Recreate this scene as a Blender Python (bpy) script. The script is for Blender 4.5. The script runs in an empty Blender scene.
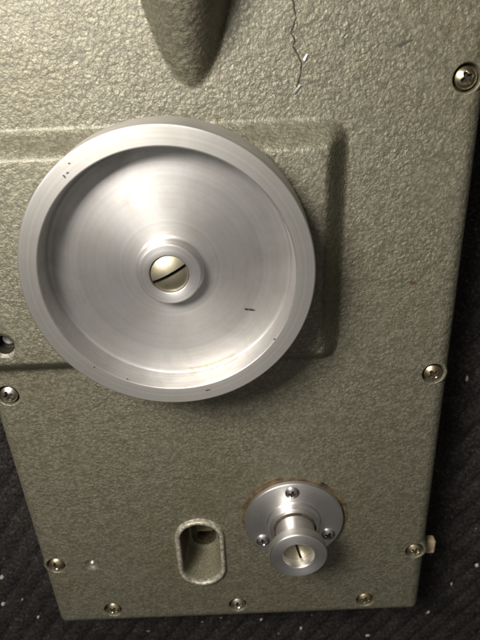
import bpy, bmesh, math, random
import numpy as np
from mathutils import Vector, Matrix
from mathutils.geometry import delaunay_2d_cdt

random.seed(7); np.random.seed(7)
MM = 0.001
scene = bpy.context.scene
COL = scene.collection
PI = math.pi

# ------------------------------------------------------------------ helpers
def link(name, verts, faces, mat=None, parent=None, smooth=35, loc=None, second=None):
    """link one mesh object; verts in millimetres, relative to loc (mm, world) when given"""
    me = bpy.data.meshes.new(name)
    v = np.asarray(verts, dtype=float)
    me.from_pydata([tuple(p) for p in (v * MM)], [], [tuple(int(i) for i in f) for f in faces])
    me.validate(); me.update()
    bm = bmesh.new(); bm.from_mesh(me)
    bmesh.ops.recalc_face_normals(bm, faces=bm.faces)
    bm.to_mesh(me); bm.free()
    if smooth is not None:
        me.polygons.foreach_set('use_smooth', [True] * len(me.polygons))
        me.set_sharp_from_angle(angle=math.radians(smooth))
    mats = mat if isinstance(mat, (list, tuple)) else [mat]
    for m in mats:
        if m: me.materials.append(m)
    if second:
        for p in me.polygons:
            if second(p.center / MM): p.material_index = 1
    o = bpy.data.objects.new(name, me); COL.objects.link(o)
    if loc is not None: o.location = Vector(loc) * MM
    if parent: o.parent = parent
    return o

def empty(name, loc, label, cat, group=None):
    o = bpy.data.objects.new(name, None); COL.objects.link(o)
    o.location = Vector(loc) * MM; o.empty_display_size = 0.01
    tag(o, label, cat, group); return o

def tag(o, label=None, cat=None, group=None, kind=None):
    if label: o['label'] = label
    if cat: o['category'] = cat
    if group: o['group'] = group
    if kind: o['kind'] = kind
    return o

def fix(o, flip_check=None):
    return o

def lathe(profile, n=160, closed=True):
    """profile [(r, z)...] revolved about z; closed profile makes a ring solid"""
    V, F = [], []; k = len(profile); idx = []
    for (r, z) in profile:
        if r < 1e-6:
            idx.append([len(V)] * n); V.append((0, 0, z))
        else:
            idx.append(list(range(len(V), len(V) + n)))
            for i in range(n):
                a = 2 * PI * i / n; V.append((r * math.cos(a), r * math.sin(a), z))
    for j in range(k if closed else k - 1):
        A, B = idx[j], idx[(j + 1) % k]
        for i in range(n):
            q = [A[i], A[(i + 1) % n], B[(i + 1) % n], B[i]]
            f = []
            for x in q:
                if x not in f: f.append(x)
            if len(f) >= 3: F.append(f)
    return V, F

def arc(cx, cz, r, a0, a1, n=6):
    return [(cx + r * math.cos(math.radians(a0 + (a1 - a0) * i / n)), cz + r * math.sin(math.radians(a0 + (a1 - a0) * i / n))) for i in range(n + 1)]

def inside_poly(P, pts):
    P = np.asarray(P); x, y = P[:, 0], P[:, 1]; c = np.zeros(len(P), bool)
    n = len(pts)
    for i in range(n):
        x0, y0 = pts[i]; x1, y1 = pts[(i + 1) % n]
        if y0 == y1: continue
        m = ((y0 > y) != (y1 > y)) & (x < (x1 - x0) * (y - y0) / (y1 - y0) + x0)
        c ^= m
    return c

def nearest(V, ring):
    A = np.array([(v[0], v[1]) for v in V])
    return [int(np.argmin((A[:, 0] - a) ** 2 + (A[:, 1] - b) ** 2)) for a, b in ring]

def circle(cx, cy, r, n=48, a0=0):
    return [(cx + r * math.cos(a0 + 2 * PI * i / n), cy + r * math.sin(a0 + 2 * PI * i / n)) for i in range(n)]

def stadium(cx, cy, hw, hl, n=14):
    p = []
    for i in range(n + 1):
        a = PI * i / n; p.append((cx + hw * math.cos(a), cy + (hl - hw) + hw * math.sin(a)))
    for i in range(n + 1):
        a = PI + PI * i / n; p.append((cx + hw * math.cos(a), cy - (hl - hw) + hw * math.sin(a)))
    return p

def sheet(outer, holes, pts, hf, out_z=None, out_draft=0.0, min_gap=0.3):
    """triangulated sheet z = hf(x, y) inside outer and outside the holes.
    holes: list of (loop, depth, floor, taper): walls are dropped to hf - depth, floor closes them."""
    loops = [list(outer)] + [list(h[0]) for h in holes]
    verts, edges, spans = [], [], []
    for L in loops:
        s = len(verts); verts += L; n = len(L); spans.append((s, n))
        edges += [(s + i, s + (i + 1) % n) for i in range(n)]
    lp = np.array(verts)
    P = np.asarray(pts, float)
    if len(P):
        keep = inside_poly(P, loops[0])
        for L in loops[1:]: keep &= ~inside_poly(P, L)
        P = P[keep]
        ok = np.ones(len(P), bool)
        for i in range(0, len(P), 4000):
            d = np.sqrt(((P[i:i + 4000, None, :] - lp[None, :, :]) ** 2).sum(2)).min(1)
            ok[i:i + 4000] = d > min_gap
        P = P[ok]
    allv = [Vector((float(a), float(b))) for a, b in verts] + [Vector((float(a), float(b))) for a, b in P]
    ov, oe, of, *_ = delaunay_2d_cdt(allv, edges, [], 0, 1e-6, False)
    V2 = np.array([(v.x, v.y) for v in ov])
    F = np.array([f for f in of])
    cen = V2[F].mean(1)
    k = inside_poly(cen, loops[0])
    for L in loops[1:]: k &= ~inside_poly(cen, L)
    F = F[k]
    z = hf(V2[:, 0], V2[:, 1])
    V = [(a, b, c) for (a, b), c in zip(V2, z)]
    faces = [tuple(f) for f in F]
    # map loop points to output verts
    def ids(L): return [int(np.argmin((V2[:, 0] - a) ** 2 + (V2[:, 1] - b) ** 2)) for a, b in L]
    if out_z is not None:
        L = ids(loops[0]); n = len(L); c = V2[L].mean(0)
        prev = L
        for zz, dr in ((-9, out_draft * .1), (out_z, out_draft), (out_z, -6)):
            cur = []
            for i in range(n):
                p = V2[L[i]]; t = V2[L[(i + 1) % n]] - V2[L[i - 1]]
                nn = np.array([t[1], -t[0]]); nn = nn / (np.linalg.norm(nn) + 1e-9)
                cur.append(len(V)); V.append((p[0] + nn[0] * dr, p[1] + nn[1] * dr, zz))
            faces += [(prev[i], cur[i], cur[(i + 1) % n], prev[(i + 1) % n]) for i in range(n)]
            prev = cur
    for h, L0 in zip(holes, loops[1:]):
        loop, depth, floor, taper = h
        L = ids(L0); n = len(L); c = np.mean([V2[i] for i in L], 0)
        prev = L
        for s in (.25, .6, 1.0):
            cur = []
            for i in range(n):
                p = V2[L[i]]; q = c + (p - c) * (1 - taper * s)
                cur.append(len(V)); V.append((q[0], q[1], V[L[i]][2] - depth * s))
            faces += [(prev[i], prev[(i + 1) % n], cur[(i + 1) % n], cur[i]) for i in range(n)]
            prev = cur
        if floor:
            ci = len(V); V.append((c[0], c[1], np.mean([V[i][2] for i in prev])))
            faces += [(prev[i], prev[(i + 1) % n], ci) for i in range(n)]
    return V, faces

# ------------------------------------------------------------------ materials
class NT:
    def __init__(s, name):
        s.m = bpy.data.materials.new(name); s.m.use_nodes = True
        s.n = s.m.node_tree.nodes; s.l = s.m.node_tree.links
        s.p = s.n['Principled BSDF']
        s.tc = s.n.new('ShaderNodeTexCoord')
    def add(s, t, **kw):
        n = s.n.new(t)
        for k, v in kw.items():
            if k in n.inputs: n.inputs[k].default_value = v
            else: setattr(n, k, v)
        return n
    def to(s, a, ao, b, bi): s.l.new(a.outputs[ao], b.inputs[bi])
    def coord(s, scale=(1, 1, 1), loc=(0, 0, 0)):
        m = s.add('ShaderNodeMapping'); m.inputs['Scale'].default_value = scale; m.inputs['Location'].default_value = loc
        s.to(s.tc, 'Object', m, 'Vector'); return m
    def ramp(s, stops, src, out, interp='LINEAR'):
        r = s.add('ShaderNodeValToRGB'); r.color_ramp.interpolation = interp
        e = r.color_ramp.elements
        while len(e) < len(stops): e.new(0.5)
        for i, (p, c) in enumerate(stops):
            e[i].position = p; e[i].color = (c[0], c[1], c[2], 1) if not isinstance(c, (int, float)) else (c, c, c, 1)
        s.to(src, out, r, 'Fac'); return r
    def math(s, op, a, b=None, clamp=False):
        n = s.add('ShaderNodeMath', operation=op); n.use_clamp = clamp
        for i, x in enumerate((a, b)):
            if x is None: continue
            if isinstance(x, tuple): s.to(x[0], x[1], n, i)
            else: n.inputs[i].default_value = x
        return n
    def mix(s, fac, a, b, blend='MIX'):
        n = s.add('ShaderNodeMix', data_type='RGBA', blend_type=blend)
        for i, x in ((0, fac), (6, a), (7, b)):
            if isinstance(x, tuple) and hasattr(x[0], 'outputs'): s.l.new(x[0].outputs[x[1]], n.inputs[i])
            elif i == 0: n.inputs[0].default_value = x
            else: n.inputs[i].default_value = (*x, 1)
        return n

def hammertone(name, base=(0.188, 0.177, 0.126), crev=(0.108, 0.101, 0.068), bump=0.54):
    t = NT(name); p = t.p
    co = t.coord()
    wz = t.add('ShaderNodeTexNoise', Scale=330.0, Detail=2.0, Roughness=0.6)
    t.to(co, 'Vector', wz, 'Vector')
    # warp the coordinates so the cells lose their regular outline
    sub = t.add('ShaderNodeVectorMath', operation='SUBTRACT'); t.to(wz, 'Color', sub, 0); sub.inputs[1].default_value = (.5, .5, .5)
    sc = t.add('ShaderNodeVectorMath', operation='SCALE'); t.to(sub, 'Vector', sc, 0); sc.inputs['Scale'].default_value = 0.0042
    ad = t.add('ShaderNodeVectorMath', operation='ADD'); t.to(co, 'Vector', ad, 0); t.to(sc, 'Vector', ad, 1)
    v1 = t.add('ShaderNodeTexVoronoi', feature='SMOOTH_F1', Scale=530.0, Smoothness=0.45, Randomness=1.0); t.to(ad, 'Vector', v1, 'Vector')
    v2 = t.add('ShaderNodeTexVoronoi', feature='DISTANCE_TO_EDGE', Scale=470.0, Randomness=1.0); t.to(ad, 'Vector', v2, 'Vector')
    n1 = t.add('ShaderNodeTexNoise', Scale=700.0, Detail=2.5, Roughness=0.55, Distortion=0.6); t.to(co, 'Vector', n1, 'Vector')
    n2 = t.add('ShaderNodeTexNoise', Scale=170.0, Detail=2.0); t.to(co, 'Vector', n2, 'Vector')
    edge = t.ramp([(0.0, 0.0), (0.06, 0.5), (0.15, 0.85), (0.32, 1.0)], v2, 'Distance')
    a = t.math('MULTIPLY', (v1, 'Distance'), -0.55)
    b = t.math('MULTIPLY', (edge, 'Color'), 0.13)
    c = t.math('MULTIPLY', (n1, 'Fac'), 0.75)
    d = t.math('MULTIPLY', (n2, 'Fac'), 0.6)
    h = t.math('ADD', (t.math('ADD', (a, 0), (b, 0)), 0), (t.math('ADD', (c, 0), (d, 0)), 0))
    bp = t.add('ShaderNodeBump', Strength=bump, Distance=0.0011); t.to(h, 0, bp, 'Height'); t.to(bp, 'Normal', p, 'Normal')
    vz = t.add('ShaderNodeTexNoise', Scale=24.0, Detail=2.0); t.to(t.coord(loc=(1, 4, 2)), 'Vector', vz, 'Vector')
    vr = t.ramp([(0.3, bump * 0.55), (0.7, bump * 1.15)], vz, 'Fac'); t.to(vr, 'Color', bp, 'Strength')
    # pigment settles in the crevices of a hammer finish; metal flake lies on the tops
    big = t.add('ShaderNodeTexNoise', Scale=14.0, Detail=5.0, Roughness=0.65); t.to(co, 'Vector', big, 'Vector')
    mr = t.add('ShaderNodeMapRange'); t.to(h, 0, mr, 'Value')
    mr.inputs['From Min'].default_value = 0.30; mr.inputs['From Max'].default_value = 0.75
    col0 = t.mix((mr, 'Result'), crev, base)
    vein = t.ramp([(0.0, 0.55), (0.05, 0.2), (0.10, 0.0)], v2, 'Distance')
    vm = t.math('MULTIPLY', (vein, 'Color'), (n2, 'Fac'))
    col = t.mix((vm, 0), (col0, 'Result'), (crev[0] * .35, crev[1] * .35, crev[2] * .35))
    tone = t.ramp([(0.32, (0.92, 0.87, 0.77)), (0.5, (1.0, 0.99, 0.97)), (0.7, (1.0, 1.02, 1.0))], big, 'Fac')
    col2 = t.mix(1.0, (col, 'Result'), (tone, 'Color'), 'MULTIPLY')
    # thin brown grime in soft patches and a few dark specks
    st = t.add('ShaderNodeTexNoise', Scale=38.0, Detail=6.0, Roughness=0.7); t.to(t.coord(loc=(3, 1, 0)), 'Vector', st, 'Vector')
    sm = t.ramp([(0.56, 0.0), (0.80, 0.5)], st, 'Fac')
    col3 = t.mix((sm, 'Color'), (col2, 'Result'), (0.12, 0.09, 0.05))
    sp = t.add('ShaderNodeTexNoise', Scale=210.0, Detail=1.0); t.to(t.coord(loc=(7, 2, 5)), 'Vector', sp, 'Vector')
    spm = t.ramp([(0.80, 0.0), (0.83, 0.7)], sp, 'Fac')
    col4 = t.mix((spm, 'Color'), (col3, 'Result'), (0.03, 0.025, 0.018))
    t.to(col4, 'Result', p, 'Base Color')
    p.inputs['Metallic'].default_value = 0.45
    p.inputs['Coat Weight'].default_value = 0.5; p.inputs['Coat Roughness'].default_value = 0.5
    rr = t.ramp([(0.3, 0.50), (0.7, 0.62)], n1, 'Fac'); t.to(rr, 'Color', p, 'Roughness')
    p.inputs['Specular IOR Level'].default_value = 0.8
    return t.m

def turned(name, base=(0.57, 0.558, 0.55), rough=0.47, aniso=0.42, ring=1.0, stain=0.8, bump=0.15):
    """lathe turned aluminium: concentric tool marks and light handling stains"""
    t = NT(name); p = t.p
    co = t.coord()
    sep = t.add('ShaderNodeSeparateXYZ'); t.to(co, 'Vector', sep, 0)
    x2 = t.math('MULTIPLY', (sep, 'X'), (sep, 'X')); y2 = t.math('MULTIPLY', (sep, 'Y'), (sep, 'Y'))
    r = t.math('SQRT', (t.math('ADD', (x2, 0), (y2, 0)), 0))
    rv = t.add('ShaderNodeCombineXYZ'); t.to(r, 0, rv, 'X'); t.to(sep, 'Z', rv, 'Y')
    g = t.add('ShaderNodeTexNoise', Scale=3200.0 * ring, Detail=3.0, Roughness=0.7); t.to(rv, 0, g, 'Vector')
    g2 = t.add('ShaderNodeTexNoise', Scale=1000.0 * ring, Detail=2.0, Roughness=0.6); t.to(rv, 0, g2, 'Vector')
    blot = t.add('ShaderNodeTexNoise', Scale=55.0, Detail=6.0, Roughness=0.65, Distortion=0.5); t.to(co, 'Vector', blot, 'Vector')
    scr = t.add('ShaderNodeTexNoise', Scale=900.0, Detail=2.0, Roughness=0.8)
    cs = t.coord(scale=(1, 0.06, 1)); cs.inputs['Rotation'].default_value = (0, 0, 0.6); t.to(cs, 'Vector', scr, 'Vector')
    rg = t.ramp([(0.3, (0.90, 0.90, 0.90)), (0.7, (1.04, 1.04, 1.04))], g2, 'Fac')
    bl = t.ramp([(0.35, (1.03, 1.03, 1.03)), (0.72, (1 - .32 * stain, 1 - .34 * stain, 1 - .38 * stain))], blot, 'Fac')
    c1 = t.mix(1.0, base, (rg, 'Color'), 'MULTIPLY')
    c2 = t.mix(1.0, (c1, 'Result'), (bl, 'Color'), 'MULTIPLY')
    sk = t.ramp([(0.70, 0.0), (0.78, 0.35 * stain)], scr, 'Fac')
    c3 = t.mix((sk, 'Color'), (c2, 'Result'), (0.35, 0.34, 0.33))
    t.to(c3, 'Result', p, 'Base Color')
    p.inputs['Metallic'].default_value = 1.0
    ra = t.math('MULTIPLY', (blot, 'Fac'), 0.16); rb = t.math('ADD', (ra, 0), rough - 0.08)
    rc = t.math('ADD', (rb, 0), (t.math('MULTIPLY', (g, 'Fac'), 0.08), 0)); t.to(rc, 0, p, 'Roughness')
    bp = t.add('ShaderNodeBump', Strength=bump, Distance=0.00004); t.to(t.math('ADD', (g, 'Fac'), (t.math('MULTIPLY', (g2, 'Fac'), 1.5), 0)), 0, bp, 'Height')
    t.to(bp, 'Normal', p, 'Normal')
    p.inputs['Anisotropic'].default_value = aniso; p.inputs['Anisotropic Rotation'].default_value = 0.25
    tg = t.add('ShaderNodeTangent', direction_type='RADIAL', axis='Z'); t.to(tg, 0, p, 'Tangent')
    return t.m

def metal(name, base, rough=0.3, dirt=(0.05, 0.035, 0.02), dirt_amt=0.5, scale=260.0):
    t = NT(name); p = t.p; co = t.coord()
    n = t.add('ShaderNodeTexNoise', Scale=scale, Detail=5.0, Roughness=0.65); t.to(co, 'Vector', n, 'Vector')
    f = t.ramp([(0.48, 0.0), (0.74, dirt_amt)], n, 'Fac')
    c = t.mix((f, 'Color'), base, dirt); t.to(c, 'Result', p, 'Base Color')
    p.inputs['Metallic'].default_value = 1.0
    r = t.math('ADD', (t.math('MULTIPLY', (n, 'Fac'), 0.3), 0), rough - 0.12); t.to(r, 0, p, 'Roughness')
    bp = t.add('ShaderNodeBump', Strength=0.25, Distance=0.0001); t.to(n, 'Fac', bp, 'Height'); t.to(bp, 'Normal', p, 'Normal')
    return t.m

def matte(name, base, var=(0.5, 1.3), scale=300.0, rough=0.8, bump=0.4, dist=0.0003):
    t = NT(name); p = t.p; co = t.coord()
    n = t.add('ShaderNodeTexNoise', Scale=scale, Detail=5.0, Roughness=0.65); t.to(co, 'Vector', n, 'Vector')
    r = t.ramp([(0.3, var[0]), (0.7, var[1])], n, 'Fac')
    c = t.mix(1.0, base, (r, 'Color'), 'MULTIPLY'); t.to(c, 'Result', p, 'Base Color')
    p.inputs['Roughness'].default_value = rough; p.inputs['Specular IOR Level'].default_value = 0.3
    bp = t.add('ShaderNodeBump', Strength=bump, Distance=dist); t.to(n, 'Fac', bp, 'Height'); t.to(bp, 'Normal', p, 'Normal')
    return t.m

M_PAINT = hammertone('hammertone_paint')
M_LIP = hammertone('worn_hammertone', base=(0.50, 0.48, 0.41), crev=(0.22, 0.20, 0.15), bump=0.3)
M_WHEEL = turned('turned_aluminium')
M_RIM = turned('turned_rim', base=(0.54, 0.525, 0.50), rough=0.48, aniso=0.3, stain=0.7)
M_KNOB = turned('turned_knob', base=(0.74, 0.725, 0.715), rough=0.41, aniso=0.45, ring=1.3, stain=0.7)
M_BRASS = metal('aged_nickel', (0.46, 0.42, 0.31), 0.44, (0.20, 0.16, 0.10), 0.5, 420)
M_SCREW = metal('yellow_zinc', (0.72, 0.62, 0.43), 0.26, (0.07, 0.045, 0.02), 0.75, 500)
M_SCREW2 = metal('tarnished_zinc', (0.58, 0.47, 0.30), 0.34, (0.05, 0.03, 0.012), 0.9, 430)
M_SCREW3 = metal('worn_zinc', (0.70, 0.64, 0.52), 0.30, (0.06, 0.045, 0.03), 0.85, 620)
M_STEEL = metal('dull_steel', (0.55, 0.53, 0.51), 0.30, (0.08, 0.06, 0.045), 0.7, 520)
M_GRIME = matte('black_grime', (0.022, 0.018, 0.012), rough=0.7)
M_BROWN = matte('dried_oil', (0.085, 0.06, 0.032), (0.05, 2.0), 150, 0.65)
M_TAN = matte('tan_wood', (0.30, 0.23, 0.15), (0.6, 1.3), 500, 0.7)
M_SLIVER = metal('bright_sliver', (0.85, 0.84, 0.82), 0.4, (0.4, 0.4, 0.4), 0.3, 900)
M_LINT = matte('pale_lint', (0.42, 0.385, 0.35), (0.6, 1.3), 900, 0.9)

# ------------------------------------------------------------------ cover (cast panel)
OUT = np.array([(-127.0, 205.0), (-116.4, -200.6), (100.9, -200.6), (95.0, 205.0)])
RC = 5.0                                             # plan radius of the corners
def poly_sdf(px, py, V):
    d = np.full(px.shape, 1e18); s = np.ones(px.shape)
    n = len(V)
    for i in range(n):
        a = V[i]; b = V[i - 1]
        ex, ey = b[0] - a[0], b[1] - a[1]
        wx, wy = px - a[0], py - a[1]
        t = np.clip((wx * ex + wy * ey) / (ex * ex + ey * ey), 0, 1)
        bx, by = wx - ex * t, wy - ey * t
        d = np.minimum(d, bx * bx + by * by)
        c1 = py >= a[1]; c2 = py < b[1]; c3 = ex * wy > ey * wx
        f = (c1 & c2 & c3) | (~c1 & ~c2 & ~c3)
        s = np.where(f, -s, s)
    return s * np.sqrt(d)
INS = np.array([(-127.0 + RC, 205.0 - RC), (-116.4 + RC, -200.6 + RC), (100.9 - RC, -200.6 + RC), (95.0 - RC, 205.0 - RC)])
def plate_sdf(x, y): return poly_sdf(x, y, INS) - RC

def outline():
    p = []
    step = 2.0
    n = len(INS)
    for i in range(n):
        a = INS[i]; b = INS[(i + 1) % n]; pr = INS[i - 1]
        d0 = (a - pr) / np.linalg.norm(a - pr); d1 = (b - a) / np.linalg.norm(b - a)
        n0 = np.array([d0[1], -d0[0]]); n1 = np.array([d1[1], -d1[0]])
        a0 = math.atan2(n0[1], n0[0]); a1 = math.atan2(n1[1], n1[0])
        while a1 < a0: a1 += 2 * PI
        for k in range(9):
            t = a0 + (a1 - a0) * k / 8; p.append((a[0] + RC * math.cos(t), a[1] + RC * math.sin(t)))
        L = np.linalg.norm(b - a); m = int(L / step)
        for k in range(1, m): q = a + (b - a) * k / m + n1 * RC; p.append((q[0], q[1]))
    return p

SCREWS = [(87.8, 96.1), (90.2, -32.4), (93.2, -149.1), (-111.3, -35.1), (-109.2, -149.4), (-82.2, -188.0), (-8.0, -188.0), (67.5, -188.1)]
SLOT = (-26.9, -143.1, 10.7, 22.1)
HOLE = (-102.5, -2.5, 4.6)
DIMPLE = (-88.9, -149.8)

def sstep(t): t = np.clip(t, 0, 1); return t * t * (3 - 2 * t)
def smax(a, b, k):
    h = np.clip(0.5 + 0.5 * (a - b) / k, 0, 1); return b + (a - b) * h + k * h * (1 - h)
def pad_sdf(x, y):
    cx, cy = (-240 + 44.6) / 2, (84.2 - 21.6) / 2
    hx, hy, r = (44.6 + 240) / 2, (84.2 + 21.6) / 2, 9.0
    qx, qy = np.abs(x - cx) - hx + r, np.abs(y - cy) - hy + r
    return np.sqrt(np.maximum(qx, 0) ** 2 + np.maximum(qy, 0) ** 2) + np.minimum(smax(qx, qy, 7.0), 0) - r
def slot_sdf(x, y):
    cx, cy, hw, hl = SLOT
    qy = np.maximum(np.abs(y - cy) - (hl - hw), 0)
    return np.sqrt((x - cx) ** 2 + qy ** 2) - hw
def height(x, y):
    x = np.asarray(x, float); y = np.asarray(y, float)
    t = np.clip(-pad_sdf(x, y) / 10.0, 0, 1)
    h = 11.0 * (0.42 * t + 0.58 * sstep(t))
    # rib that rises towards the top of the panel, parabolic in plan
    s = y - 97.0; dx = x + 14.3
    sp_ = np.maximum(s, 1e-3)
    q = dx * dx / (8.6 * sp_)
    rib = np.where(s > 0, 0.78 * sp_ * np.where(q < 1, (1 - np.minimum(q, 1) ** 1.2), -1.2 * (np.minimum(q, 6) - 1)), -3.0 + 0.66 * s)
    rib = -smax(-rib, -22.0 + 0 * rib, 6.0)
    h = smax(h, np.where(s > -20, rib, -5.0), 1.4)
    # raised lip round the slot
    ds = slot_sdf(x, y)
    # rounded border of the casting
    R = 7.0
    d = np.clip(-plate_sdf(x, y), 0, R)
    e = R - np.sqrt(np.maximum(R * R - (R - d) ** 2, 0))
    hb = h - e
    for i, (sx, sy) in enumerate(SCREWS):
        r = np.sqrt((x - sx) ** 2 + (y - sy) ** 2)
        Rb = 6.9
        k = np.clip(1.1 - (Rb - r), 0, None)
        drop = np.where(k < 1.1, 1.1 - np.sqrt(np.maximum(1.21 - k * k, 0)), 1.1 + (k - 1.1) * 3)
        boss = -0.15 - drop
        m = r < Rb + 3
        hb = np.where(m, np.maximum(hb, boss), hb)
        q = np.clip(5.25 + 0.5 - r, 0, 0.5)
        hb = hb - np.where(r < 5.75, 0.5 - np.sqrt(np.maximum(0.25 - q * q, 0)), 0)
    # bolt hole in the pad and the small dimple
    r = np.sqrt((x - HOLE[0]) ** 2 + (y - HOLE[1]) ** 2)
    hb = hb - 1.1 * sstep((HOLE[2] + 1.6 - r) / 1.6)
    r = np.sqrt((x - DIMPLE[0]) ** 2 + (y - DIMPLE[1]) ** 2)
    hb = hb - 1.6 * sstep((4.6 - r) / 3.2)
    return hb

def plate_points():
    pts = []
    sp = 1.5
    ys = np.arange(-200, 205, sp * 0.866)
    for j, yy in enumerate(ys):
        xs = np.arange(-128 + (sp / 2 if j % 2 else 0), 102, sp); pts.append(np.stack([xs, np.full(xs.shape, yy)], 1))
    P = np.concatenate(pts)
    x, y = P[:, 0], P[:, 1]
    sd = -plate_sdf(x, y)
    keep = sd > 0.8
    for sx, sy in SCREWS: keep &= np.hypot(x - sx, y - sy) > 8.6
    keep &= ~((slot_sdf(x, y) < 4.4)); keep &= np.hypot(x - HOLE[0], y - HOLE[1]) > HOLE[2] + 2
    keep &= np.hypot(x - DIMPLE[0], y - DIMPLE[1]) > 5
    P = P[keep]
    # fine rows on the slopes of pad and border
    ex = []
    yy = np.arange(-200, 205, 0.75)
    X, Y = np.meshgrid(np.arange(-127, 102, 0.75), yy); X = X.ravel(); Y = Y.ravel()
    pd = -pad_sdf(X, Y); sd = -plate_sdf(X, Y)
    rb = (np.abs((Y - 97.0) - (X + 14.3) ** 2 / 8.6) < 9) & (Y > 90) & (Y < 150)
    m = (((pd > -1.5) & (pd < 11.5)) | ((sd < 8) & (sd > 0.6)) | rb)
    for sx, sy in SCREWS: m &= np.hypot(X - sx, Y - sy) > 8.6
    m &= slot_sdf(X, Y) > 4.4
    m &= np.hypot(X - HOLE[0], Y - HOLE[1]) > HOLE[2] + 2
    F = np.stack([X[m], Y[m]], 1)
    F += np.random.uniform(-.08, .08, F.shape)
    # drop the coarse points inside the fine zones
    x, y = P[:, 0], P[:, 1]
    pd = -pad_sdf(x, y); sd = -plate_sdf(x, y)
    rb = (np.abs((y - 97.0) - (x + 14.3) ** 2 / 8.6) < 9) & (y > 90) & (y < 150)
    P = P[~(((pd > -1.5) & (pd < 11.5)) | (sd < 8) | rb)]
    ex = [P, F]
    for sx, sy in SCREWS:
        for rr in (5.35, 5.5, 5.65, 5.8, 6.0, 6.2, 6.4, 6.6, 6.75, 6.9, 7.1, 7.5, 8.0, 8.4):
            ex.append(np.array(circle(sx, sy, rr, 56)))
    for o in (0.15, 0.35, 0.55, 0.75, 1.1, 1.6, 2.0, 2.4, 2.8, 3.2, 3.6, 4.0, 4.3):
        ex.append(np.array(stadium(SLOT[0], SLOT[1], SLOT[2] + o, SLOT[3] + o, 22)))
    for o in (0.3, 0.7, 1.1, 1.5, 1.9): ex.append(np.array(circle(HOLE[0], HOLE[1], HOLE[2] + o, 40)))
    for o in (0.01, 0.7, 1.4, 2.0, 2.6, 3.2, 3.8, 4.4, 4.8): ex.append(np.array(circle(DIMPLE[0], DIMPLE[1], o, 12 if o < 1 else 30)))
    A = np.concatenate(ex)
    return A[plate_sdf(A[:, 0], A[:, 1]) < -0.03]

OUTL = outline()
edge_rings = []
oc = np.array(OUTL); tn = np.roll(oc, -1, 0) - np.roll(oc, 1, 0); nn = np.stack([tn[:, 1], -tn[:, 0]], 1); nn /= np.linalg.norm(nn, axis=1)[:, None]
for dd in (0.06, 0.2, 0.45): edge_rings.append(oc - nn * dd)
pp = np.concatenate([plate_points()] + edge_rings)
cover = empty('machine_cover', (0, 0, -42), 'olive grey hammertone cast metal cover plate lying on black carpet', 'machine cover')
def cov(z): return (0, 0, 42 + z)
holes = [(circle(sx, sy, 5.25, 56), 3.2, False, 0.04) for sx, sy in SCREWS]
holes.append((stadium(SLOT[0], SLOT[1], SLOT[2], SLOT[3], 22), 1.2, False, 0.0))
holes.append((circle(HOLE[0], HOLE[1], HOLE[2], 40), 7.0, False, 0.05))
V, F = sheet(OUTL, holes, pp, height, out_z=-42, out_draft=0.8, min_gap=0.04)
plate = link('plate', V, F, M_PAINT, cover, smooth=48, loc=cov(0))

# slot pocket: wall + floor, its own part
def pocket():
    cx, cy, hw, hl = SLOT
    V, F = [], []
    prev = None
    prof = [(0.3, 0.2), (0.0, -0.5), (-0.3, -4), (-0.8, -12), (-1.3, -19), (-2.0, -21.2), (-3.4, -22.2)]
    for o, z in prof:
        L = stadium(cx, cy, hw + o, hl + o, 22); cur = list(range(len(V), len(V) + len(L)))
        V += [(a - cx, b - cy, z) for a, b in L]
        if prev: F += [(prev[i], prev[(i + 1) % len(L)], cur[(i + 1) % len(L)], cur[i]) for i in range(len(L))]
        prev = cur
    return V, F, prev
V, F, last = pocket()
def lip():
    cx, cy, hw, hl = SLOT
    V, F = [], []; prev = None; N = 0
    for o, z in [(3.9, -0.15), (3.5, 0.35), (3.25, 1.3), (2.9, 1.95), (2.3, 2.3), (1.5, 2.35), (0.8, 2.2), (0.3, 1.75), (0.05, 1.0), (-0.05, -2.0)]:
        o = o * .8 if o > 0 else o
        L = stadium(cx, cy, hw + o, hl + o, 24); N = len(L); cur = list(range(len(V), len(V) + N))
        V += [(a - cx, b - cy, z + .12 * math.sin(a * .8 + b * .5)) for a, b in L]
        if prev: F += [(prev[i], prev[(i + 1) % N], cur[(i + 1) % N], cur[i]) for i in range(N)]
        prev = cur
    return V, F
LV, LF = lip()
# floor with a round hole
hc = (1.0, -10.6)
hl_ = circle(hc[0], hc[1], 5.0, 44)
fl_out = [(V[i][0], V[i][1]) for i in last]
fo = []
seen = set()
for p in fl_out:
    k = (round(p[0], 4), round(p[1], 4))
    if k not in seen: seen.add(k); fo.append(p)
g = np.stack(np.meshgrid(np.arange(-9, 9, 1.5), np.arange(-20, 20, 1.5)), -1).reshape(-1, 2)
FV, FF = sheet(fo, [(hl_, 9.0, True, 0.0)], g, lambda x, y: np.full(np.shape(x), -22.2))
b = len(V); V = V + [tuple(p) for p in FV]; F = F + [tuple(i + b for i in f) for f in FF]
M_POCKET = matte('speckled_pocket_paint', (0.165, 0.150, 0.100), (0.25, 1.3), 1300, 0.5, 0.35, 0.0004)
M_PFLOOR = matte('shaded_dirty_pocket', (0.055, 0.043, 0.026), (0.4, 1.5), 300, 0.6)  # dirt plus painted shade, darkens the pocket floor and side walls
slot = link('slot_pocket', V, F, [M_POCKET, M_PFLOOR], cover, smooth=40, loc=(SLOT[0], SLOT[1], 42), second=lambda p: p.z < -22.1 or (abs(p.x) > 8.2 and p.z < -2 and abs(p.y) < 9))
link('slot_lip', LV, LF, M_LIP, cover, smooth=60, loc=(SLOT[0], SLOT[1], 42))
slot['label'] = 'deep rounded slot pocket with a dark round hole in its floor'
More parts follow.
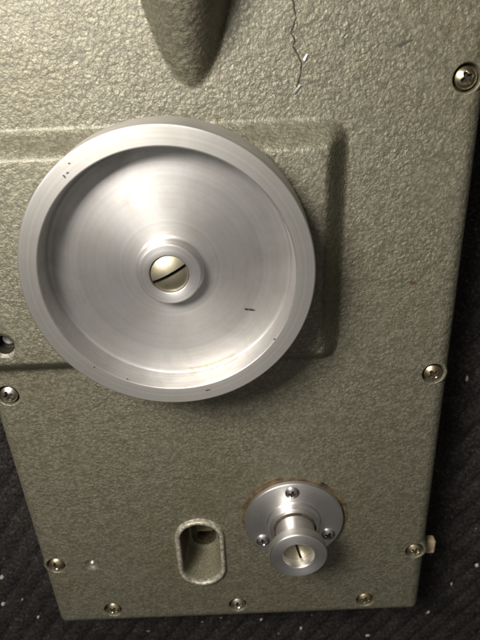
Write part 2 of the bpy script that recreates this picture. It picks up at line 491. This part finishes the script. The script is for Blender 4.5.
# block of tan fibre standing at the upper end of the pocket
def rbox(x0, x1, y0, y1, z0, z1, bev=0.4):
    bm = bmesh.new()
    bmesh.ops.create_cube(bm, size=1)
    for v in bm.verts: v.co = Vector(((x0 + x1) / 2 + v.co.x * (x1 - x0), (y0 + y1) / 2 + v.co.y * (y1 - y0), (z0 + z1) / 2 + v.co.z * (z1 - z0)))
    bmesh.ops.bevel(bm, geom=bm.edges[:], offset=bev, segments=2, affect='EDGES')
    bm.verts.index_update()
    V = [tuple(v.co) for v in bm.verts]; F = [[v.index for v in f.verts] for f in bm.faces]
    bm.free(); return V, F
V, F = rbox(-4.0, 6.2, -4.2, 3.5, -22.1, -18.6, 0.5)
link('stop_block', V, F, matte('brown_fibre', (0.15, 0.115, 0.065), (0.6, 1.3), 500, 0.7), slot, smooth=40)

# bolt hole: dark socket with a bright screw deep inside
V, F = lathe([(0, -7.3), (1.7, -6.4), (2.4, -6.3), (2.9, -7.0), (3.4, -7.7), (0, -7.75)], 36, False)
o = link('hole_screw', V, F, M_STEEL, cover, smooth=40, loc=(HOLE[0], HOLE[1], 42 + 11))
o['label'] = 'bright screw end deep inside the dark bolt hole'
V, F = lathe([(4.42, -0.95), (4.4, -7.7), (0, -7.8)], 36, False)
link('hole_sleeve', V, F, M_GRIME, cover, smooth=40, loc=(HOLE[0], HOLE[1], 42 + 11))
# pin in the dimple
V, F = lathe([(0, -0.35), (0.7, -0.45), (1.25, -0.9), (1.4, -1.6), (1.4, -3.0)], 28, False)
o = link('dimple_pin', V, F, M_SLIVER, cover, smooth=50, loc=(DIMPLE[0], DIMPLE[1], 42.0))
o['label'] = 'small bright metal pin in a shallow dimple'

# ------------------------------------------------------------------ screws
def cross_loop(R, rot=0.0, w=0.19, L=0.62, q=0.34):
    """Phillips recess outline"""
    p = []
    for k in range(4):
        a = k * PI / 2
        for (u, v) in ((q * .72, -q * .72), (L * .93, -w * .8), (L, 0), (L * .93, w * .8)):
            if u == q * .72: continue
            p.append((u * math.cos(a) - v * math.sin(a), u * math.sin(a) + v * math.cos(a)))
        b = a + PI / 4
        p.append((q * math.cos(b), q * math.sin(b)))
    c, s = math.cos(rot), math.sin(rot)
    return [((x * c - y * s) * R, (x * s + y * c) * R) for x, y in p]
def disc_points(R, rings=14, n=44):
    p = [(0.0, 0.0)]
    for j in range(1, rings):
        r = R * j / rings; m = max(8, int(n * j / rings) + 6)
        p += circle(0, 0, r, m, 0.3 * j)
    return np.array(p)
def phillips(R, dome, rot, skirt=1.2, depth=1.5):
    loop = cross_loop(R, rot)
    hf = lambda x, y: dome * (1 - (np.hypot(x, y) / R) ** 2.3) - np.where(np.hypot(x, y) > R * .985, 0.0, 0.0)
    V, F = sheet(circle(0, 0, R, 48), [(loop, depth, True, 0.45)], disc_points(R), hf, min_gap=0.05)
    V = list(V); n0 = len(V)
    ring = circle(0, 0, R, 48)
    top = nearest(V[:n0], ring)
    low = []
    for a, b in ring: low.append(len(V)); V.append((a * 1.0, b * 1.0, -skirt))
    F = list(F) + [(top[i], low[i], low[(i + 1) % 48], top[(i + 1) % 48]) for i in range(48)]
    return V, F
def in_cross(R, dome):
    def f(p):
        r = math.hypot(p.x, p.y)
        return r < R * .66 and p.z < dome * (1 - (r / R) ** 2.3) - .3
    return f
SEAT_V, SEAT_F = lathe([(5.27, -0.75), (5.17, -3.15), (4.4, -3.35), (0, -3.35)], 48, False)
rots = [0.5, 0.75, 1.0, 0.35, 0.2, 0.9, 0.15, 1.25]
for i, (sx, sy) in enumerate(SCREWS):
    R = 4.1
    V, F = phillips(R, 1.75, rots[i], 1.6)
    tilt = random.uniform(-.05, .05)
    s = link('cover_screw', V, F, [(M_SCREW, M_SCREW2, M_SCREW3)[(0, 1, 0, 2, 1, 0, 2, 1)[i]], M_GRIME], cover, smooth=38, loc=(sx, sy, 42 - 1.0), second=in_cross(R, 1.75))
    s.rotation_euler = (tilt, random.uniform(-.05, .05), 0)
    seat = link('screw_seat', SEAT_V, SEAT_F, M_GRIME, s, smooth=40, loc=(0, 0, 0.95))

# tab sticking out of the side below the lower right screw
V, F = rbox(99.0, 108.2, -161.0, -151.5, -13.5, -8.0, 0.7)
o = link('side_tab', V, F, M_TAN, cover, smooth=40, loc=cov(0)); o['label'] = 'small tan tab sticking out of the right side'

# crack: thin dark fissure in the paint
def ribbon(path, w, zf, jitter=0.12, sub=5):
    P = []
    for (a, b) in zip(path[:-1], path[1:]):
        for k in range(sub):
            t = k / sub; P.append((a[0] + (b[0] - a[0]) * t + random.uniform(-jitter, jitter), a[1] + (b[1] - a[1]) * t + random.uniform(-jitter, jitter)))
    P.append(path[-1])
    V, F = [], []
    n = len(P)
    for i, (x, y) in enumerate(P):
        a = P[max(i - 1, 0)]; b = P[min(i + 1, n - 1)]
        tx, ty = b[0] - a[0], b[1] - a[1]; l = math.hypot(tx, ty) + 1e-9; nx, ny = -ty / l, tx / l
        ww = w * random.uniform(.6, 1.3) * (0.35 if i in (0, n - 1) else 1)
        z = float(zf(np.array([x]), np.array([y]))[0])
        for s, dz in ((-1, -.02), (0, .06), (1, -.02)): V.append((x + nx * ww * s, y + ny * ww * s, z + dz))
    for i in range(n - 1):
        for k in (0, 1): F.append((i * 3 + k, i * 3 + k + 1, i * 3 + 4 + k, i * 3 + 3 + k))
    return V, F
cp = [(22.6, 150), (23.4, 140), (22.4, 131), (23.0, 123.6), (23.7, 119.9), (24.1, 118.0), (22.9, 114.9), (22.3, 113.3), (23.8, 111.0), (23.1, 109.1), (24.6, 106.4), (26.3, 103.6), (26.1, 100.4), (25.3, 97.6), (24.4, 95.2)]
V, F = ribbon(cp, 0.36, height)
V2, F2 = ribbon([(24.1, 117.6), (24.6, 115.6), (23.9, 113.9), (22.5, 113.2)], 0.14, height)
b = len(V); V += V2; F += [tuple(i + b for i in f) for f in F2]
o = link('paint_crack', V, F, M_GRIME, cover, smooth=60, loc=cov(0)); o['label'] = 'thin dark wavy crack in the paint'
# scuffs
def blotch(cx, cy, L, W, ang, zf, n=26, dz=0.05):
    V = []; c, s = math.cos(ang), math.sin(ang)
    V.append((cx, cy, float(zf(np.array([cx]), np.array([cy]))[0]) + dz + .03))
    for i in range(n):
        a = 2 * PI * i / n; r = random.uniform(.55, 1.15)
        u, v = L * r * math.cos(a), W * r * math.sin(a)
        x, y = cx + u * c - v * s, cy + u * s + v * c
        V.append((x, y, float(zf(np.array([x]), np.array([y]))[0]) + dz - .03))
    return V, [(0, 1 + i, 1 + (i + 1) % n) for i in range(n)]
V, F = blotch(63.5, 108.6, 3.0, 0.8, 0.35, height, dz=.09); M_SCUFF = matte('grey_scuff', (0.05, 0.045, 0.04), (0.6, 1.3), 900, 0.7)
o = link('scuff_mark', V, F, M_SCUFF, cover, loc=cov(0)); o['label'] = 'dark grey scuff near the top right'
V, F = blotch(75.8, 14.5, 2.0, 1.0, -0.2, height, dz=.09)
o = link('scuff_mark', V, F, matte('rust_brown', (0.07, 0.04, 0.018), (0.5, 1.4), 900, 0.7), cover, loc=cov(0)); o['label'] = 'small brown stain right of the hand wheel'

# ------------------------------------------------------------------ hand wheel
WC = (-26.2, 32.6)
K = 1.02
wheel = empty('hand_wheel', (WC[0], WC[1], 11), 'large round turned aluminium wheel with a deep dished face and a slotted centre screw', 'wheel')
def W(z=0): return (0, 0, z)
dish_prof = [(10.0, 8.4)] + [(13.5, 8.35), (20, 8.15), (30, 7.8), (40, 7.5), (45.4, 7.4)] + arc(45.4, 8.7, 1.3, -90, 0, 6) + [(46.75, 12.5), (46.95, 18.0)] + arc(47.45, 18.35, 0.5, 180, 90, 4)
rim_prof = [(47.45, 18.87)] + [(50.5, 18.95), (53.6, 18.9)] + arc(53.5, 18.2, 0.7, 90, 0, 5) + [(54.6, 10), (54.9, 3.0), (54.4, 2.4), (47.0, 2.2), (47.2, 18.0)]
back = [(46.0, 2.2), (10.0, 2.2)]
V, F = lathe([(r * K, z) for r, z in dish_prof + back], 220, True)
dish = link('dish', V, F, M_WHEEL, wheel, smooth=30, loc=W())
V, F = lathe([(r * K, z) for r, z in rim_prof], 220, True)
rim = link('rim', V, F, M_RIM, wheel, smooth=30, loc=W())
hub_prof = [(7.55, 6.0), (7.55, 13.7)] + arc(7.95, 13.75, 0.4, 180, 90, 3) + [(9.8, 14.2), (11.6, 14.15)] + arc(11.6, 13.55, 0.6, 90, 0, 5) + [(12.25, 10.2)] + arc(13.9, 10.0, 1.6, 180, 270, 6)[1:] + [(14.0, 8.0), (9, 6.0)]
V, F = lathe(hub_prof, 128, True)
hub = link('hub', V, F, M_WHEEL, wheel, smooth=32, loc=W())
V, F = lathe([(0, -1.0), (9.5, -1.0), (9.5, 5.9), (0, 5.9)], 64, True)
link('axle', V, F, M_STEEL, wheel, smooth=32, loc=W())
def slotted(R, dome, rot, wid, depth, bev=0.25):
    hw = wid / 2
    L = R * 0.985
    c, s = math.cos(rot), math.sin(rot)
    loop = [(L, -hw), (L, hw)] + [(-L, hw), (-L, -hw)]
    # subdivide long sides
    lp = []
    for a, b2 in zip(loop, loop[1:] + loop[:1]):
        m = max(1, int(math.hypot(b2[0] - a[0], b2[1] - a[1]) / 0.6))
        lp += [(a[0] + (b2[0] - a[0]) * k / m, a[1] + (b2[1] - a[1]) * k / m) for k in range(m)]
    lp = [(x * c - y * s, x * s + y * c) for x, y in lp]
    def hf(x, y):
        r = np.hypot(x, y); return dome * (1 - np.clip(r / R, 0, 1) ** 2)
    V, F = sheet(circle(0, 0, R, 64), [(lp, depth, False, 0.0)], disc_points(R, 18, 60), hf, min_gap=0.06)
    V = list(V); F = list(F)
    ring = circle(0, 0, R, 64); top = nearest(V, ring); low = []
    for a, b2 in ring: low.append(len(V)); V.append((a, b2, -3.0))
    F += [(top[i], low[i], low[(i + 1) % 64], top[(i + 1) % 64]) for i in range(64)]
    # slot bottom
    m = len(V); q = [(L, -hw), (L, hw), (-L, hw), (-L, -hw)]
    V += [(x * c - y * s, x * s + y * c, -1.0) for x, y in q]; F.append((m, m + 1, m + 2, m + 3))
    return V, F
def in_slot(rot, wid, dome, R):
    c, s = math.cos(-rot), math.sin(-rot)
    def f(p):
        v = p.x * s + p.y * c; r = math.hypot(p.x, p.y)
        return abs(v) <= wid / 2 + .01 and r < R * .99 and p.z < dome * (1 - (r / R) ** 2) - .12
    return f
V, F = slotted(7.3, 2.0, math.radians(27), 1.25, 2.6)
o = link('centre_screw', V, F, [M_BRASS, M_GRIME], wheel, smooth=35, loc=W(13.2), second=in_slot(math.radians(27), 1.25, 2.0, 7.3)); o['label'] = 'domed yellowish screw with a single straight slot'
V, F = lathe([(7.5, 9), (0, 9)], 48, False)
# marks on the wheel: a dark dash on the dish and nicks on the rim
def flat(z): return lambda x, y: np.full(np.shape(x), z)
V, F = ribbon([(28.2, -18.6), (30.2, -18.9), (32.4, -19.3)], 0.42, flat(7.86), 0.05, 4)
o = link('gouge', V, F, M_GRIME, dish, smooth=60); o['label'] = 'short dark gouge in the lower right of the dish'
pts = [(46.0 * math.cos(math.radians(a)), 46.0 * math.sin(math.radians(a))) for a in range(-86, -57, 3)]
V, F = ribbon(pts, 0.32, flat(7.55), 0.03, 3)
o = link('yellow_line', V, F, matte('pale_yellow', (0.50, 0.49, 0.31), (0.7, 1.2), 500, 0.5), dish, smooth=60); o['label'] = 'faint yellow line along the lower corner of the dish'  # thin yellowish strip along the lower edge of the dish floor
for (x, y, L, w, a) in ((-31.8, 39.2, 0.9, 0.35, -.9), (-30.6, 40.4, 0.6, 0.3, .3), (39.4, -27.0, 0.5, 0.3, .4), (-20.5, -42.7, 0.5, 0.3, 0), (-29.5, 43.5, .45, .35, 0), (12.0, -49.5, 1.6, .3, .2), (-33, -36.5, .4, .3, .2)):
    V, F = blotch(x, y, L, w, a, flat(18.93), 14, 0.05)
    link('nick', V, F, M_GRIME, rim)

# ------------------------------------------------------------------ flanged spindle
FC = (24.6, -120.3)
sp = empty('spindle_knob', (FC[0], FC[1], 0), 'shiny aluminium knob standing on a round flange held by three small screws', 'knob')
V, F = lathe([(22, -0.6), (28.6, -0.1), (28.2, 0.35), (27.5, 0.5), (26.9, 0.3), (22, 0.2)], 96, True)
def wob(x, y):
    a = math.atan2(y, x); r = math.hypot(x, y)
    if r < 27.6: return 1.0
    return 1 + (0.55 * math.sin(3 * a + 1) + 0.35 * math.sin(7 * a) + 0.3 * math.sin(13 * a + 2) + (0.9 if 1.2 < a < 3.0 else 0) * math.sin((a - 1.2) / 1.8 * PI)) / r
V = [(x * wob(x, y), y * wob(x, y), z) for x, y, z in V]
o = link('gasket', V, F, M_BROWN, sp, smooth=40); o['label'] = 'brown ring of dried oil round the flange'
V, F = lathe([(0, 0.3), (26.2, 0.3)] + [(26.5, 0.6), (26.5, 2.5)] + arc(25.9, 2.5, 0.6, 0, 90, 4) + [(20, 3.15), (15, 3.2), (13, 3.2), (0, 3.2)], 160, False)
flange = link('flange', V, F, M_KNOB, sp, smooth=32)
prof = [(14.6, 3.15)] + arc(14.9, 4.3, 1.1, 265, 180, 5)[1:] + [(13.5, 6.8)] + arc(12.9, 7.0, 0.6, 0, 90, 4) + [(11.2, 7.62)] + arc(10.7, 8.1, 0.5, 270, 180, 4) + [(10.1, 12), (10.0, 19.4)] + arc(10.4, 19.6, 0.4, 180, 100, 3) + [(13.7, 20.2)] + arc(13.9, 20.8, .6, 280, 360, 4) + [(14.5, 24.6)] + arc(13.8, 24.7, .7, 0, 90, 4) + [(11, 25.45), (8.7, 25.4)] + arc(8.7, 24.6, .8, 90, 180, 4) + [(7.85, 24), (7.8, 17.5), (0, 17.5)]
V, F = lathe(prof, 128, False)
link('knob', V, F, M_KNOB, sp, smooth=32)
V, F = lathe([(10.05, 7.5)] + [(11.3, 7.72), (10.6, 8.0), (10.12, 8.7)], 96, True)
link('packed_dirt', V, F, matte('packed_dirt', (0.05, 0.038, 0.022), (0.1, 1.8), 260, 0.8), sp, smooth=40)
V, F = slotted(7.7, 0.5, math.radians(104), 1.3, 1.6)
o = link('centre_screw', V, F, [M_BRASS, M_GRIME], sp, smooth=35, loc=(0, 0, 20.2), second=in_slot(math.radians(104), 1.3, 0.5, 7.7)); o['label'] = 'recessed brassy screw with an upright slot'
for (a, r_) in ((93, 20.9), (216, 20.9), (333, 20.9)):
    x, y = r_ * math.cos(math.radians(a)), r_ * math.sin(math.radians(a))
    V, F = phillips(3.7, 1.35, random.uniform(0, 1.5), 0.6, 1.3)
    link('flange_screw', V, F, [M_STEEL, M_GRIME], sp, smooth=38, loc=(x, y, 3.6), second=in_cross(3.7, 1.35))

# ------------------------------------------------------------------ slivers lying on the cover
def sliver(p0, p1, w, label, z0=0.15):
    L = math.hypot(p1[0] - p0[0], p1[1] - p0[1]); a = math.atan2(p1[1] - p0[1], p1[0] - p0[0])
    V, F = rbox(-L / 2, L / 2, -w / 2, w / 2, 0, 0.5, 0.12)
    V = [(x + random.uniform(-.12, .12), y * (1 - 0.5 * x / L) + random.uniform(-.1, .1), z * random.uniform(.7, 1.2) + 0.25 * (x / L) ** 2) for x, y, z in V]
    o = link('metal_sliver', V, F, M_SLIVER, None, smooth=40, loc=((p0[0] + p1[0]) / 2, (p0[1] + p1[1]) / 2, z0)); o.rotation_euler = (0, 0.03, a)
    tag(o, label, 'sliver', 'bright slivers by the crack')
sliver((26.9, 104.3), (28.3, 106.4), 0.6, 'short bright sliver at the fork halfway up the dark crack')
sliver((23.4, 93.2), (26.0, 96.0), 0.75, 'longer bright sliver at the lower end of the dark crack')

# ------------------------------------------------------------------ carpet
def carpet():
    sp_ = 1.25
    xs = np.arange(-330, 331, sp_); ys = np.arange(-420, 331, sp_)
    X, Y = np.meshgrid(xs, ys); 
    u = (X * math.cos(2.55) + Y * math.sin(2.55))
    rib = 1.8 * np.abs(np.sin(PI * u / 13.0 + 0.25 * np.sin(Y / 37))) ** 0.7
    rng = np.random.RandomState(3)
    Z = -44.2 + rib + rng.uniform(-.75, .75, X.shape)
    n = 1
    V = np.stack([X, Y, Z], -1).reshape(-1, 3); w = len(xs); h = len(ys)
    i = np.arange(h - 1)[:, None] * w + np.arange(w - 1)[None, :]
    # leave out what lies hidden under the casting
    F = np.stack([i, i + 1, i + w + 1, i + w], -1).reshape(-1, 4)
    return V, F
V, F = carpet()
def carpet_mat():
    t = NT('black_carpet'); p = t.p; co = t.coord()
    n = t.add('ShaderNodeTexNoise', Scale=520.0, Detail=4.0, Roughness=0.75); t.to(co, 'Vector', n, 'Vector')
    b = t.add('ShaderNodeTexNoise', Scale=45.0, Detail=3.0); t.to(co, 'Vector', b, 'Vector')
    r = t.ramp([(0.28, (0.006, 0.005, 0.005)), (0.55, (0.025, 0.022, 0.021)), (0.8, (0.11, 0.095, 0.088))], n, 'Fac')
    r2 = t.ramp([(0.3, 0.65), (0.7, 1.25)], b, 'Fac')
    c = t.mix(1.0, (r, 'Color'), (r2, 'Color'), 'MULTIPLY'); t.to(c, 'Result', p, 'Base Color')
    p.inputs['Roughness'].default_value = 0.95; p.inputs['Specular IOR Level'].default_value = 0.15
    bp = t.add('ShaderNodeBump', Strength=0.8, Distance=0.0012); t.to(n, 'Fac', bp, 'Height'); t.to(bp, 'Normal', p, 'Normal')
    return t.m
M_CARPET = carpet_mat()
tag(link('carpet', V, F, M_CARPET, None, smooth=180), kind='structure')

# short carpet pile: countless leaning loops
def pile():
    rng = np.random.RandomState(11); N = 90000
    x = rng.uniform(-230, 230, N); y = rng.uniform(-400, 150, N)
    k = ~((x > -122) & (x < 100) & (y > -200)); x, y = x[k], y[k]; N = len(x)
    u = (x * math.cos(2.55) + y * math.sin(2.55))
    z = -44.6 + 1.8 * np.abs(np.sin(PI * u / 13.0 + 0.25 * np.sin(y / 37))) ** 0.7
    a = rng.uniform(0, 2 * PI, N); l = rng.uniform(.7, 1.7, N); w = rng.uniform(.18, .34, N); hgt = rng.uniform(.5, 1.5, N)
    dx, dy = np.cos(a), np.sin(a)
    V = np.zeros((N, 5, 3))
    for i, (t, zz, ww) in enumerate(((0, 0, 1), (0, 0, -1), (.5, 1, 1), (.5, 1, -1), (1, .45, 0))):
        V[:, i, 0] = x + dx * l * t - dy * w * ww; V[:, i, 1] = y + dy * l * t + dx * w * ww; V[:, i, 2] = z + hgt * zz
    b = np.arange(N) * 5
    F = [(q, q + 1, q + 3, q + 2) for q in b] + [(q + 2, q + 3, q + 4) for q in b]
    return V.reshape(-1, 3), F
V, F = pile()
tag(link('carpet_pile', V, F, M_CARPET, None, smooth=180), 'short black pile of the ribbed carpet', 'carpet pile', kind='stuff')

# crumbs and lint
def crumb_mesh(V, F, x, y, z, L, w, h, a):
    b = len(V); c, s = math.cos(a), math.sin(a)
    ring = []
    for k in range(7):
        t = 2 * PI * k / 7; r = random.uniform(.7, 1.15)
        u, v = L / 2 * r * math.cos(t), w / 2 * r * math.sin(t)
        ring.append((x + u * c - v * s, y + u * s + v * c))
    V += [(p[0], p[1], z) for p in ring] + [(x + (p[0] - x) * .75, y + (p[1] - y) * .75, z + h * random.uniform(.8, 1.1)) for p in ring] + [(x, y, z + h * 1.15)]
    for k in range(7):
        k2 = (k + 1) % 7
        F.append((b + k, b + k2, b + 7 + k2, b + 7 + k)); F.append((b + 7 + k, b + 7 + k2, b + 14))
CR = [(126.4, -63.4, 1.8, 4.6, 1.4, 'white oblong crumb on the carpet right of the screw halfway down the right side'),
      (139.6, -231.0, 1.5, 4.6, 1.4, 'thin upright white crumb on the carpet to the lower right of the tan side tab'),
      (154.5, -214.1, 2.6, 3.4, .8, 'roundish pale crumb on the carpet at the far right, level with the tan side tab'),
      (126.5, -259.8, 1.6, 3.8, .9, 'slanting pale crumb on the carpet just below the bottom right corner'),
      (-168.0, -206.8, 3.2, 4.2, 1.4, 'tall pale crumb cut by the left picture edge, level with the bottom left screw'),
      (-173.0, -233.5, 3.6, 3.0, .3, 'squat pale crumb cut by the left picture edge, lowest on that side'),
      (-151.6, -248.5, 1.8, 2.2, .3, 'tiny white crumb on the carpet left of the rounded bottom left corner'),
      (6.5, -260.2, 2.0, 5.0, 1.0, 'ragged pale lint on the carpet under the middle bottom screw'),
      (35.3, -271.8, 1.8, 2.6, .6, 'small pale crumb on the carpet under the gap between two bottom screws'),
      (84.8, -282.6, 2.0, 4.6, .1, 'flat pale crumb at the bottom picture edge under the right bottom screw')]
for (x, y, w, L, a, lab) in CR:
    V, F = [], []; crumb_mesh(V, F, 0, 0, 0, L * .9, w * .8, 1.3, a)
    tag(link('crumb', V, F, M_LINT, None, smooth=50, loc=(x, y, -43.0)), lab, 'crumb', 'larger crumbs on the carpet')
V, F = [], []
for k in range(240):
    x = random.uniform(-220, 220); y = random.uniform(-400, 150)
    if -128 < x < 103 and y > -203: continue
    s = random.choice([.5, .6, .7, .8, 1.0, 1.5])
    crumb_mesh(V, F, x, y, -43.2, s * random.uniform(1, 2.2), s, s * .7, random.uniform(0, 3.1))
M_DUST = matte('carpet_dust', (0.22, 0.17, 0.165), (0.2, 1.6), 60, 0.9)
tag(link('lint_specks', V, F, M_DUST, None, smooth=50), 'fine pale lint specks scattered over the black carpet', 'lint', kind='stuff')

# ------------------------------------------------------------------ light
w = bpy.data.worlds.new('World'); scene.world = w; w.use_nodes = True
wn, wl = w.node_tree.nodes, w.node_tree.links
bg = wn['Background']; bg.inputs['Strength'].default_value = 1.0
wt = wn.new('ShaderNodeTexCoord'); ws = wn.new('ShaderNodeSeparateXYZ'); wl.new(wt.outputs['Generated'], ws.inputs[0])
wr = wn.new('ShaderNodeValToRGB'); wl.new(ws.outputs['Z'], wr.inputs['Fac']); wl.new(wr.outputs['Color'], bg.inputs['Color'])
wr.color_ramp.interpolation = 'EASE'
e = wr.color_ramp.elements                         # dim room with a pale ceiling
e[0].position = 0.0; e[0].color = (0.012, 0.011, 0.009, 1)
e[1].position = 1.0; e[1].color = (0.36, 0.343, 0.315, 1)
k = e.new(0.45); k.color = (0.028, 0.026, 0.022, 1)
k = e.new(0.8); k.color = (0.13, 0.123, 0.112, 1)
def area(name, loc, target, sx, sy, power, col):
    d = bpy.data.lights.new(name, 'AREA'); d.shape = 'RECTANGLE'; d.size = sx; d.size_y = sy; d.energy = power; d.color = col
    o = bpy.data.objects.new(name, d); COL.objects.link(o); o.location = loc
    o.rotation_euler = (Vector(target) - Vector(loc)).to_track_quat('-Z', 'Y').to_euler(); return o
area('ceiling_lamp', (-0.20, 0.29, 0.34), (-0.02, 0.05, 0), 0.16, 0.15, 5.4, (1.0, 0.955, 0.89))

# ------------------------------------------------------------------ camera
t = math.radians(26); rr = math.radians(2.3)
back_ = Vector((0, math.sin(t), math.cos(t))); right = Vector((1, 0, 0)); up = back_.cross(right)
R = Matrix((right * math.cos(rr) - up * math.sin(rr), right * math.sin(rr) + up * math.cos(rr), back_)).transposed()
cam = bpy.data.cameras.new('camera'); co_ = bpy.data.objects.new('camera', cam); COL.objects.link(co_)
co_.matrix_world = Matrix.Translation(back_ * 0.25) @ R.to_4x4()
cam.sensor_fit = 'VERTICAL'; cam.sensor_height = 24; cam.lens = 24 * 560 / 640
cam.clip_start = 0.01; cam.clip_end = 20
cam.dof.use_dof = True; cam.dof.focus_distance = 0.245; cam.dof.aperture_fstop = 11
scene.camera = co_

scene.render.engine = 'CYCLES'
scene.view_settings.view_transform = 'Standard'; scene.view_settings.look = 'None'
scene.view_settings.exposure = 0; scene.view_settings.gamma = 1
scene.render.resolution_x = 768; scene.render.resolution_y = 1024
